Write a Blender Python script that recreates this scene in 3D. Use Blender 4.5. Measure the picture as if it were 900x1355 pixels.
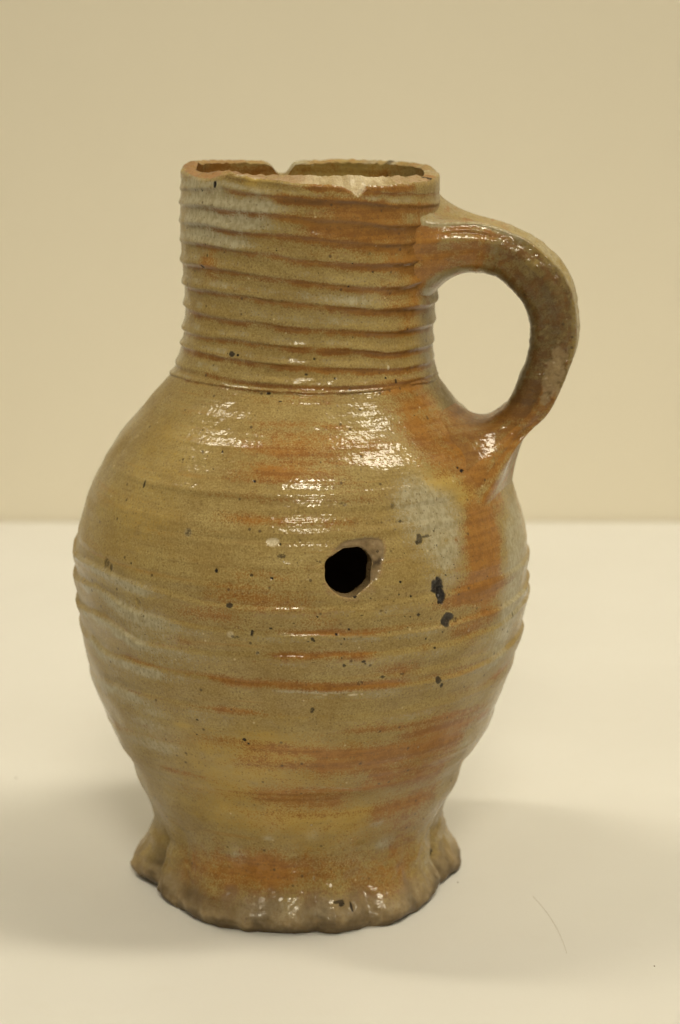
import bpy, math
import numpy as np

# ------------------------------------------------------------------ scene, camera, light
scene = bpy.context.scene
for o in list(bpy.data.objects):
    bpy.data.objects.remove(o, do_unlink=True)
C = scene.collection
rad = math.radians

cam_data = bpy.data.cameras.new('camera')
cam = bpy.data.objects.new('camera', cam_data)
C.objects.link(cam)
cam.location = (0.0, -0.70, 0.2875)
cam.rotation_euler = (rad(90 - 13.0), 0, 0)
cam_data.sensor_fit = 'VERTICAL'
cam_data.sensor_height = 23.6
cam_data.lens = 50.0
cam_data.clip_start = 0.01
cam_data.clip_end = 50
cam_data.dof.use_dof = True
cam_data.dof.focus_distance = 0.655
cam_data.dof.aperture_fstop = 8.0
scene.camera = cam

world = bpy.data.worlds.new('World')
scene.world = world
world.use_nodes = True
bg = world.node_tree.nodes['Background']
bg.inputs['Color'].default_value = (1.0, 0.88, 0.60, 1)
bg.inputs['Strength'].default_value = 0.23

def lamp(name, loc, target, sx, sy, power, spread=180, col=(1.0, 0.91, 0.705)):
    l = bpy.data.lights.new(name, 'AREA')
    l.shape = 'RECTANGLE'; l.size = sx; l.size_y = sy
    l.energy = power; l.color = col; l.spread = rad(spread)
    o = bpy.data.objects.new(name, l); C.objects.link(o)
    o.location = loc
    d = np.array(target) - np.array(loc); d = d / np.linalg.norm(d)
    from mathutils import Vector
    o.rotation_euler = Vector(d.tolist()).to_track_quat('-Z', 'Y').to_euler()
    return o
lamp('ceiling_or_fill_lamp', (1.27, -0.20, 2.6), (0, 0.05, .1), 0.42, 1.1, 39)
lamp('ceiling_or_fill_lamp', (-1.40, 0.27, 2.6), (0, 0.05, .1), 0.20, 1.1, 24)
lamp('ceiling_or_fill_lamp', (0.15, -2.1, 2.1), (0.02, 0.29, -.02), 0.8, 0.3, 1.0, 25)  # added front fill; its narrow spread lets the wall dim outward

scene.view_settings.view_transform = 'Standard'
scene.view_settings.look = 'None'
scene.view_settings.exposure = 0.0
scene.view_settings.gamma = 1.0

# ------------------------------------------------------------------ survey of the jug (angles in degrees round the axis, heights and widths in mm)
PROFILE = [(0.0,54.8,-14.2),(2.0,56.4,-14.2),(4.0,56.52,-14.2),(6.0,55.767,-14.2),(8.0,54.449,-14.2),(10.0,53.238,-14.2),(12.0,52.088,-14.2),(14.0,51.233,-14.2),(16.0,50.478,-14.2),(18.0,49.825,-14.2),(20.0,49.275,-14.199),(22.0,49.211,-14.187),(24.0,49.597,-14.16),(26.0,50.105,-14.117),(28.0,50.827,-14.062),(30.0,51.645,-14.004),(32.0,52.502,-13.958),(34.0,53.428,-13.942),(36.0,54.352,-13.968),(38.0,55.07,-14.044),(40.0,55.557,-14.138),(42.0,55.99,-14.216),(44.0,56.746,-14.225),(46.0,57.924,-14.146),(48.0,59.367,-13.982),(50.0,60.745,-13.757),(52.0,61.875,-13.556),(54.0,62.782,-13.411),(56.0,63.583,-13.345),(58.0,64.374,-13.335),(60.0,65.139,-13.358),(62.0,65.847,-13.392),(64.0,66.54,-13.424),(66.0,67.257,-13.45),(68.0,67.979,-13.467),(70.0,68.648,-13.469),(72.0,69.244,-13.446),(74.0,69.776,-13.386),(76.0,70.283,-13.3),(78.0,70.792,-13.2),(80.0,71.332,-13.101),(82.0,71.879,-13.01),(84.0,72.388,-12.924),(86.0,72.814,-12.842),(88.0,73.188,-12.761),(90.0,73.537,-12.68),(92.0,73.853,-12.601),(94.0,74.121,-12.526),(96.0,74.336,-12.459),(98.0,74.518,-12.407),(100.0,74.687,-12.375),(102.0,74.834,-12.363),(104.0,74.934,-12.378),(106.0,75.002,-12.412),(108.0,75.054,-12.459),(110.0,75.077,-12.514),(112.0,75.046,-12.566),(114.0,74.942,-12.61),(116.0,74.747,-12.638),(118.0,74.48,-12.649),(120.0,74.135,-12.647),(122.0,73.679,-12.634),(124.0,73.134,-12.62),(126.0,72.531,-12.607),(128.0,71.906,-12.596),(130.0,71.271,-12.58),(132.0,70.609,-12.555),(134.0,69.885,-12.509),(136.0,69.111,-12.441),(138.0,68.306,-12.345),(140.0,67.493,-12.216),(142.0,66.678,-12.064),(144.0,65.828,-11.898),(146.0,64.845,-11.736),(148.0,63.691,-11.601),(150.0,62.37,-11.517),(152.0,60.902,-11.531),(154.0,59.333,-11.639),(156.0,57.63,-11.829),(158.0,55.746,-12.074),(160.0,53.814,-12.314),(162.0,51.937,-12.501),(164.0,50.156,-12.579),(166.0,48.404,-12.55),(168.0,46.692,-12.42),(170.0,45.179,-12.203),(172.0,43.909,-11.953),(174.0,42.886,-11.698),(176.0,42.138,-11.461),(178.0,41.587,-11.248),(180.0,41.198,-11.059),(182.0,40.923,-10.887),(184.0,40.715,-10.719),(186.0,40.576,-10.55),(188.0,40.505,-10.378),(190.0,40.467,-10.204),(192.0,40.46,-10.036),(194.0,40.506,-9.889),(196.0,40.598,-9.768),(198.0,40.718,-9.679),(200.0,40.85,-9.627),(202.0,40.982,-9.604),(204.0,41.104,-9.602),(206.0,41.211,-9.619),(208.0,41.31,-9.644),(210.0,41.396,-9.672),(212.0,41.459,-9.698),(214.0,41.508,-9.722),(216.0,41.548,-9.744),(218.0,41.584,-9.764),(220.0,41.623,-9.782),(222.0,41.665,-9.793),(224.0,41.696,-9.789),(226.0,41.705,-9.77),(228.0,41.68,-9.737),(230.0,41.629,-9.692),(232.0,41.584,-9.643),(234.0,41.552,-9.597),(236.0,41.506,-9.559),(238.0,41.431,-9.528),(240.0,41.35,-9.506),(242.0,41.298,-9.492),(244.0,41.289,-9.49)]
NECK_GROOVES = [[(-173.06,231.95),(-129.92,234.56),(-119.12,233.54),(-105.22,232.79),(-97.79,232.58),(-87.06,231.71),(-70.0,230.89),(-59.41,229.69),(-42.67,228.5),(-17.63,227.36)],[(-170.46,227.34),(-142.38,228.25),(-123.83,227.69),(-105.04,227.06),(-95.4,226.26),(-85.03,225.36),(-69.86,224.33),(-54.24,222.55),(-31.08,221.35)],[(-172.31,221.24),(-142.38,222.67),(-126.73,221.66),(-114.23,221.13),(-105.08,220.9),(-99.56,220.75),(-86.93,219.73),(-76.74,218.87),(-59.18,217.22),(-42.22,216.39)],[(-173.07,215.17),(-152.51,216.41),(-136.05,216.09),(-121.87,215.4),(-105.26,215.0),(-95.59,213.46),(-82.92,212.53),(-54.91,211.01),(-42.05,210.36)],[(-175.41,208.46),(-143.85,209.44),(-127.57,209.08),(-119.64,208.69),(-104.56,207.79),(-91.63,206.86),(-74.19,204.97),(-58.93,203.79),(-47.76,203.35)],[(-168.67,201.51),(-145.16,201.83),(-125.35,201.7),(-105.84,200.77),(-92.34,199.8),(-69.45,198.29),(-58.29,196.87),(-42.98,196.64),(-21.17,195.6)],[(-169.25,194.65),(-145.8,194.14),(-125.46,193.6),(-109.14,193.64),(-95.49,192.37),(-68.62,191.06),(-51.86,189.66),(-30.79,189.47),(-11.53,188.63)],[(-166.75,187.09),(-144.53,187.25),(-124.72,187.75),(-104.9,187.07),(-94.78,186.33),(-67.93,185.12),(-51.14,183.1),(-29.84,182.68),(-11.87,182.32)],[(-167.3,182.4),(-142.83,182.4),(-123.51,181.98),(-104.04,181.23),(-89.84,180.51),(-76.76,179.72),(-56.46,178.72),(-46.37,178.12),(-26.97,177.39),(-10.94,177.09)],[(-170.77,175.67),(-139.68,176.63),(-124.08,175.72),(-105.99,175.17),(-89.04,174.66),(-67.58,174.02),(-60.64,174.0),(-44.54,173.94),(-16.86,173.41)],[(-178.28,172.3),(-154.05,173.73),(-137.23,173.79),(-120.41,173.93),(-102.21,173.47),(-83.57,173.09),(-67.68,172.82),(-52.08,173.2),(-40.14,173.1),(-18.02,172.12)]]
BELLY_RINGS = [[(-168.65,116.79),(-151.41,117.83),(-140.78,116.9),(-132.29,116.37),(-121.82,115.49),(-112.62,113.94),(-101.18,113.74),(-89.0,113.43)],[(-163.7,109.31),(-147.91,110.32),(-142.37,109.48),(-135.43,107.7),(-127.01,107.08),(-117.44,106.1),(-108.67,105.97),(-97.86,105.72),(-82.24,105.25),(-70.21,103.67)],[(-165.36,99.33),(-151.35,101.29),(-143.91,101.38),(-137.58,99.5),(-133.21,97.72),(-127.6,97.66),(-114.73,98.08),(-99.03,98.69),(-90.42,98.73),(-78.65,98.27),(-70.04,97.92),(-50.55,97.95),(-33.15,98.97),(-16.76,101.35)],[(-162.19,91.71),(-151.91,90.96),(-146.49,89.45),(-140.67,89.52),(-133.97,89.72),(-122.95,90.0),(-115.02,89.83),(-108.51,89.09),(-96.13,88.95),(-90.21,88.58),(-78.11,87.54),(-73.65,87.58),(-62.58,86.85),(-48.86,86.68),(-33.94,87.53),(-16.97,89.34)],[(-166.74,75.36),(-146.15,78.88),(-132.73,79.18),(-115.81,79.33),(-108.98,79.17),(-102.33,79.18),(-94.78,78.63),(-84.89,77.82),(-73.42,77.39),(-56.59,77.7),(-40.87,78.56),(-20.62,79.43)],[(-159.33,59.92),(-134.07,64.0),(-113.31,64.42),(-96.47,64.19),(-80.37,63.15),(-66.01,62.07),(-49.45,61.46),(-34.22,61.01),(-17.6,61.48)]]
RIM_OUT = [(-164.41,238.1),(-155.06,237.86),(-146.02,237.34),(-138.57,237.32),(-131.44,238.61),(-125.93,239.71),(-120.05,239.19),(-115.65,238.39),(-108.7,237.97),(-100.48,237.52),(-92.53,236.89),(-83.09,236.65),(-76.69,236.14),(-74.08,235.42),(-71.42,234.47),(-69.41,234.09),(-67.04,235.06),(-64.26,236.13),(-55.78,235.89),(-45.23,235.75),(-37.67,235.89),(-30.39,236.02),(-21.42,235.81)]
RIM_IN = [(-176.25,238.44),(-160.37,238.2),(-147.96,238.49),(-132.89,239.83),(-127.99,239.4),(-115.09,238.92),(-92.96,238.95),(-78.81,238.9),(-67.73,238.52),(-55.54,238.25),(-27.3,237.48),(-13.38,236.74)]
RIM_BACK = [(176.02,239.62),(151.86,238.66),(134.96,238.27),(121.53,237.75),(114.25,237.47),(111.88,237.04),(110.1,235.62),(108.71,233.83),(106.78,233.05),(103.39,233.0),(101.56,233.99),(100.5,236.01),(99.04,237.0),(96.46,237.24),(87.29,237.61),(79.89,237.77),(68.46,237.92),(56.16,237.81),(42.05,237.8),(30.34,237.83),(18.39,237.86),(5.69,237.74)]
STROKES = [([(-129.92,234.56),(-119.12,233.54),(-105.22,232.79),(-97.79,232.58),(-87.06,231.71),(-70.0,230.89),(-59.41,229.69),(-42.67,228.5),(-17.63,227.36)],0.55,0.45,0,0,0.12),([(-105.22,232.79),(-97.79,232.58),(-87.06,231.71),(-70.0,230.89),(-59.41,229.69),(-42.67,228.5),(-17.63,227.36)],0.75,0.9,0,0,0),([(-142.38,228.25),(-123.83,227.69),(-105.04,227.06),(-95.4,226.26),(-85.03,225.36),(-69.86,224.33),(-54.24,222.55),(-31.08,221.35)],0.55,0.45,0,0,0.12),([(-105.04,227.06),(-95.4,226.26),(-85.03,225.36),(-69.86,224.33),(-54.24,222.55),(-31.08,221.35)],0.75,0.75,0,0,0),([(-142.38,222.67),(-126.73,221.66),(-114.23,221.13),(-105.08,220.9),(-99.56,220.75),(-86.93,219.73),(-76.74,218.87),(-59.18,217.22),(-42.22,216.39)],0.55,0.45,0,0,0.12),([(-105.08,220.9),(-99.56,220.75),(-86.93,219.73),(-76.74,218.87),(-59.18,217.22),(-42.22,216.39)],0.75,0.35,0,0,0),([(-152.51,216.41),(-136.05,216.09),(-121.87,215.4),(-105.26,215.0),(-95.59,213.46),(-82.92,212.53),(-54.91,211.01),(-42.05,210.36)],0.55,0.45,0,0,0.12),([(-105.26,215.0),(-95.59,213.46),(-82.92,212.53),(-54.91,211.01),(-42.05,210.36)],0.75,0.3,0,0,0),([(-175.41,208.46),(-143.85,209.44),(-127.57,209.08),(-119.64,208.69),(-104.56,207.79),(-91.63,206.86),(-74.19,204.97),(-58.93,203.79),(-47.76,203.35)],0.55,0.45,0,0,0.12),([(-104.56,207.79),(-91.63,206.86),(-74.19,204.97),(-58.93,203.79),(-47.76,203.35)],0.75,0.3,0,0,0),([(-168.67,201.51),(-145.16,201.83),(-125.35,201.7),(-105.84,200.77),(-92.34,199.8),(-69.45,198.29),(-58.29,196.87),(-42.98,196.64),(-21.17,195.6)],0.55,0.45,0,0,0.12),([(-105.84,200.77),(-92.34,199.8),(-69.45,198.29),(-58.29,196.87),(-42.98,196.64),(-21.17,195.6)],0.75,0.3,0,0,0),([(-169.25,194.65),(-145.8,194.14),(-125.46,193.6),(-109.14,193.64),(-95.49,192.37),(-68.62,191.06),(-51.86,189.66),(-30.79,189.47),(-11.53,188.63)],0.55,0.45,0,0,0.12),([(-109.14,193.64),(-95.49,192.37),(-68.62,191.06),(-51.86,189.66),(-30.79,189.47),(-11.53,188.63)],0.75,0.4,0,0,0),([(-166.75,187.09),(-144.53,187.25),(-124.72,187.75),(-104.9,187.07),(-94.78,186.33),(-67.93,185.12),(-51.14,183.1),(-29.84,182.68),(-11.87,182.32)],0.55,0.45,0,0,0.12),([(-104.9,187.07),(-94.78,186.33),(-67.93,185.12),(-51.14,183.1),(-29.84,182.68),(-11.87,182.32)],0.75,0.55,0,0,0),([(-167.3,182.4),(-142.83,182.4),(-123.51,181.98),(-104.04,181.23),(-89.84,180.51),(-76.76,179.72),(-56.46,178.72),(-46.37,178.12),(-26.97,177.39),(-10.94,177.09)],0.55,0.45,0,0,0.12),([(-104.04,181.23),(-89.84,180.51),(-76.76,179.72),(-56.46,178.72),(-46.37,178.12),(-26.97,177.39),(-10.94,177.09)],0.75,0.6,0,0,0),([(-139.68,176.63),(-124.08,175.72),(-105.99,175.17),(-89.04,174.66),(-67.58,174.02),(-60.64,174.0),(-44.54,173.94),(-16.86,173.41)],0.55,0.45,0,0,0.12),([(-105.99,175.17),(-89.04,174.66),(-67.58,174.02),(-60.64,174.0),(-44.54,173.94),(-16.86,173.41)],0.75,0.3,0,0,0),([(-154.05,173.73),(-137.23,173.79),(-120.41,173.93),(-102.21,173.47),(-83.57,173.09),(-67.68,172.82),(-52.08,173.2),(-40.14,173.1),(-18.02,172.12)],0.55,0.45,0,0,0.12),([(-105.21,232.72),(-87.06,231.71),(-70.0,230.82),(-51.59,229.12)],1.1,0.8,0,0,0.25),([(-92.52,236.45),(-76.68,235.23),(-63.17,234.51),(-47.45,234.46),(-34.77,234.14)],1.0,0.9,0,0,0.1),([(-82.9,228.97),(-66.53,227.79),(-42.57,226.18)],2.0,0.5,0,0,0.1),([(-92.24,224.01),(-69.81,221.93),(-42.31,219.9)],1.2,0.5,0,0,0),([(-106.89,161.68),(-79.3,159.92),(-57.03,157.58)],2.16,0.36,0,0,0),([(-110.6,164.54),(-88.77,164.65),(-69.98,163.96)],0.68,0.36,0,0,0),([(-111.3,158.46),(-89.41,157.53),(-75.52,156.83)],1.08,0.4,0,0,0),([(-102.99,152.91),(-85.58,151.96),(-74.86,151.19)],1.35,0.4,0,0,0),([(-98.68,155.05),(-80.8,154.64),(-57.42,153.11)],0.68,0.32,0,0,0),([(-119.24,145.49),(-109.19,145.25),(-97.51,144.73),(-86.56,144.39),(-72.64,144.23),(-61.68,143.01)],0.68,0.32,0,0,0.15),([(-115.04,139.69),(-105.79,139.64),(-96.82,138.81),(-86.3,138.45),(-70.76,137.24)],1.22,0.44,0,0,0),([(-108.82,123.19),(-101.39,123.14),(-88.95,122.62)],0.94,0.28,0,0,0),([(-113.25,116.62),(-104.78,116.43),(-85.52,114.74)],2.16,0.32,0,0,0),([(-121.43,110.39),(-112.3,110.24),(-101.25,110.25)],1.76,0.4,0,0,0),([(-124.14,100.91),(-119.76,100.84),(-113.69,99.72)],1.22,0.6,0,0,0),([(-90.77,111.35),(-83.9,109.59),(-78.68,108.35)],2.16,0.36,0,0,0),([(-99.03,99.16),(-90.42,98.73),(-78.65,98.52),(-70.05,98.08)],1.08,0.56,0,0,0),([(-82.25,104.54),(-70.2,103.43)],0.5,0,0.2,0,0.2),([(-113.0,89.68),(-107.17,89.51),(-96.13,89.46),(-88.98,89.09),(-78.16,88.32),(-73.72,88.36),(-62.67,87.63)],1.08,0.76,0,0,0.1),([(-74.79,93.01),(-65.24,92.65),(-56.94,93.0)],2.03,0.48,0,0,0),([(-97.93,87.58),(-85.33,86.99),(-73.57,86.56)],0.35,0,0.8,0,0),([(-113.67,79.47),(-108.97,79.43),(-102.32,79.44),(-94.78,78.89)],0.81,0.6,0,0,0),([(-80.83,73.36),(-72.19,73.26),(-60.19,72.43),(-42.51,71.39),(-27.63,70.61)],1.08,0.48,0,0,0),([(-64.52,68.74),(-51.39,68.62),(-32.44,66.38),(-20.05,65.1)],1.49,0.72,0,0,0),([(-88.49,60.99),(-80.31,61.19),(-65.88,60.94),(-49.29,60.86),(-33.69,60.0)],3.24,0.72,0,0,0.05),([(-109.26,62.04),(-96.65,61.38),(-80.31,61.19)],1.89,0.48,0,0,0),([(-104.37,66.88),(-88.42,66.59),(-80.5,66.51)],1.08,0.32,0,0,0),([(-73.42,55.31),(-56.19,53.69),(-35.35,51.36)],3.51,0.6,0,0,0),([(-84.03,52.5),(-77.22,51.34),(-67.99,49.32)],0.25,0,0.9,0,0),([(-65.6,49.5),(-57.18,48.46)],0.25,0,0.9,0,0),([(-67.37,38.63),(-49.65,39.94),(-32.08,42.26)],2.97,0.48,0,0,0),([(-103.97,48.95),(-83.27,47.59),(-71.1,46.51)],3.24,0.4,0,0,0),([(-56.86,55.86),(-39.56,57.84),(-25.91,57.21)],0.8,0,0.5,0,0),([(-45.75,46.67),(-26.38,45.14)],1.2,0,0.4,0,0),([(-50.97,111.43),(-43.29,111.25),(-37.3,111.09),(-19.17,112.26)],1.08,0.4,0,0,0.1),([(-59.81,110.62),(-50.97,111.2),(-33.87,111.09)],1.62,0.44,0,0,0),([(-55.44,101.07),(-45.79,101.17),(-37.13,102.93),(-31.88,104.56)],2.7,0.64,0,0,0),([(-50.55,97.95),(-39.68,97.46)],2.16,0.48,0,0,0),([(-62.61,97.61),(-55.22,98.07)],1.35,0.4,0,0,0),([(-34.12,78.97),(-21.87,78.57)],1.89,0.4,0,0,0),([(-37.47,69.48),(-24.8,70.37)],1.62,0.4,0,0,0),([(-97.66,38.84),(-80.3,39.53),(-62.01,41.02)],1.2,0,0,0.5,0),([(-87.88,34.58),(-69.98,37.61),(-61.95,40.45)],1.0,0,0.3,0.3,0),([(-137.44,171.74),(-114.59,171.85),(-89.32,170.78),(-74.3,170.52)],0.81,0.28,0,0,0),([(-59.12,172.35),(-45.19,172.42),(-28.94,172.42)],0.68,0.64,0,0,0),([(-101.85,172.33),(-83.46,172.01),(-64.53,171.59)],0.61,0.48,0,0,0),([(-166.41,116.24),(-150.73,116.81),(-140.35,115.82),(-131.97,115.27),(-121.59,114.37)],1.3,0,0.5,0,0),([(-166.76,118.88),(-150.85,119.44),(-140.33,118.44),(-131.9,117.86)],1.1,0,0,0.15,0.24),([(-162.94,108.3),(-147.61,109.18),(-142.13,108.32),(-135.24,106.53),(-126.84,105.91),(-117.29,104.93)],1.3,0,0.5,0,0),([(-161.31,111.6),(-146.97,112.07),(-141.6,111.15),(-134.75,109.33)],1.1,0,0,0.15,0.24),([(-164.57,98.32),(-151.06,100.13),(-143.71,100.19),(-137.39,98.31),(-133.01,96.54),(-127.42,96.47)],1.3,0,0.5,0,0),([(-161.98,102.04),(-150.1,103.19),(-143.01,103.14),(-136.83,101.2),(-132.54,99.39)],1.1,0,0,0.15,0.24),([(-161.92,90.52),(-151.76,89.73),(-146.38,88.2),(-140.55,88.28),(-133.83,88.49),(-122.82,88.76)],1.3,0,0.5,0,0),([(-159.41,94.25),(-150.42,93.0),(-145.29,91.38),(-139.69,91.36),(-133.18,91.48)],1.1,0,0,0.15,0.24),([(-168.91,73.22),(-146.19,77.55),(-132.71,77.87)],1.3,0,0.5,0,0),([(-160.22,79.38),(-144.58,80.99),(-131.81,81.02)],1.1,0,0,0.15,0.24)]
BLOBS = [(-133.28,229.83,12,6,0,0.9,0,0),(-146.74,222.19,10,6,0,0.8,0,0),(-115.23,225.91,7,4,0,0.6,0,0),(-108.46,230.62,6,4,0,0.4,0,0),(-153.09,235.85,5,4,0,0.5,0,0),(-126.87,218.58,9,3.5,0,0.4,0,0),(-112.08,237.12,6,1.8,0,0,0.8,0),(-59.49,232.14,9,2.2,0,0.35,0,0),(-42.75,232.42,5,3,0,0.3,0,0),(-55.41,220.99,14,7,0.5,0,0,0.12),(-30.93,218.52,7,9,0.55,0,0,0.15),(-79.69,227.35,14,5,0.25,0,0,0.12),(-30.37,209.04,7,7,0.7,0,0,0.08),(-46.9,212.45,8,6,0.4,0,0.3,0.06),(-17.3,212.83,4,8,0.5,0,0,0),(-50.62,200.93,5,5,0.35,0,0,0),(-36.51,199.26,4,4,0.5,0,0,0),(-39.59,193.06,5,4,0.55,0,0,0),(-24.96,200.26,3,6,0.3,0,0,0.25),(-139.0,212.11,4,5,0.5,0,0,0),(-78.04,223.92,10,6,0.3,0,0,0.05),(-86.02,196.29,18,14,0,0.18,0,0),(-69.62,200.64,10,4,0,0.3,0,0),(-18.4,192.45,2.5,4,0,0.2,0,0.3),(-18.38,180.33,3,5,0,0.3,0,0.15),(-89.57,156.16,24,9,0.2,0,0,0),(-101.12,156.96,12,8,0.2,0,0,0),(-47.15,162.85,7,9,0.55,0,0,0),(-34.79,165.83,6,7,0.5,0,0,0),(-45.79,156.38,6,7,0.4,0,0,0),(-25.87,160.19,8,6,0.3,0,0,0),(-33.35,152.42,9,6,0.6,0,0,0),(-35.73,144.99,7,5,0.45,0,0.4,0),(-18.49,162.54,5,6,0,0.2,0,0.12),(-9.73,167.23,4,5,0,0,0,0.2),(-48.0,147.06,6,3,0,0,0.8,0),(-39.13,141.08,6,3.2,0,0,0.8,0),(-55.87,155.42,6,6,0,0,0.4,0),(-52.31,141.11,9,7,0,0.5,0,0),(-57.27,134.16,11,9,0,0.4,0,0),(-51.19,128.71,8,9,0,0.42,0,0),(-58.99,145.29,9,6,0,0.3,0,0),(-51.55,119.75,7,8,0,0.3,0,0),(-35.56,132.33,6,8,0.95,0,0,0),(-38.24,124.85,7,8,1.0,0,0,0),(-38.42,116.69,6.5,7,1.0,0,0,0),(-45.93,112.64,7,4,0.7,0,0,0),(-25.2,139.31,5,6,0.75,0,0,0),(-22.96,145.9,5,6,0.7,0,0,0),(-14.5,126.94,8,14,0,0.75,0,0),(-25.37,108.0,7,10,0,0.6,0,0),(-23.58,119.78,6,10,0,0.7,0.1,0),(-28.54,96.46,7,9,0,0.55,0,0),(-34.12,88.11,8,8,0,0.35,0,0),(-138.33,131.37,22,18,0,0,0.2,0),(-135.55,145.4,20,18,0,0,0.2,0),(-139.48,162.12,17,14,0,0,0.18,0),(-140.91,107.19,12,12,0,0.3,0,0),(-129.96,102.75,12,8,0,0.3,0,0),(-121.09,94.92,14,8,0,0.3,0,0),(-153.89,82.75,8,10,0,0.35,0,0),(-128.08,64.36,14,12,0,0.3,0.15,0),(-138.94,40.89,10,12,0,0.3,0.25,0),(-137.22,72.54,10,12,0,0.3,0,0),(-102.23,67.95,15,6,0.2,0,0.35,0),(-111.45,47.76,17,13,0.08,0,0.4,0),(-97.11,46.19,20,12,0.2,0,0.3,0),(-72.69,39.37,24,12,0.2,0,0.35,0),(-46.16,30.86,12,14,0.3,0,0,0),(-72.04,63.07,26,8,0.08,0,0.15,0),(-46.61,68.33,10,9,0.25,0,0,0),(-88.45,64.35,30,8,0,0,0.3,0),(-90.7,114.81,30,14,0.16,0,0,0),(-106.61,116.25,16,9,0.15,0,0,0),(-78.73,102.64,24,8,0,0.12,0,0),(-83.26,81.72,26,8,0,0,0.15,0),(-103.11,59.45,22,9,0,0,0.15,0),(-77.14,30.87,24,8,0,0,0.2,0),(-44.15,44.63,10,10,0,0,0.2,0),(-65.88,80.97,16,8,0,0.15,0,0),(-123.06,17.03,13,7,0.45,0,0,0),(-136.22,11.95,5,6,0.35,0,0,0),(-84.77,18.78,26,6,0.5,0,0,0),(-101.7,19.64,9,6,0.55,0,0,0),(-60.04,10.77,10,5,0.4,0,0,0),(-43.54,16.62,9,8,0.3,0,0,0),(-118.35,7.83,14,3,0.3,0,0,0.4),(-157.72,10.69,7,6,0,0.2,0,0.6),(-132.88,7.14,7,3,0,0,0,0.45),(-105.62,7.32,8,5,0,0.4,0,0),(-77.57,7.57,15,5,0,0.45,0,0),(-49.64,5.52,14,6,0,0.4,0,0),(-28.36,10.14,8,9,0,0.45,0,0),(-94.91,8.95,10,5,0,0.3,0.2,0),(-54.87,25.69,5,3.5,0,0.8,0,0.1),(-61.01,34.51,4,2,0,0.7,0,0),(-83.97,32.89,3.5,3,0,0.7,0,0),(-85.68,51.64,4,2,0,0.6,0,0),(-112.16,22.41,4.5,6,0,0.6,0,0),(-99.72,31.74,2.5,2,0,0.5,0,0)]
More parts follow.
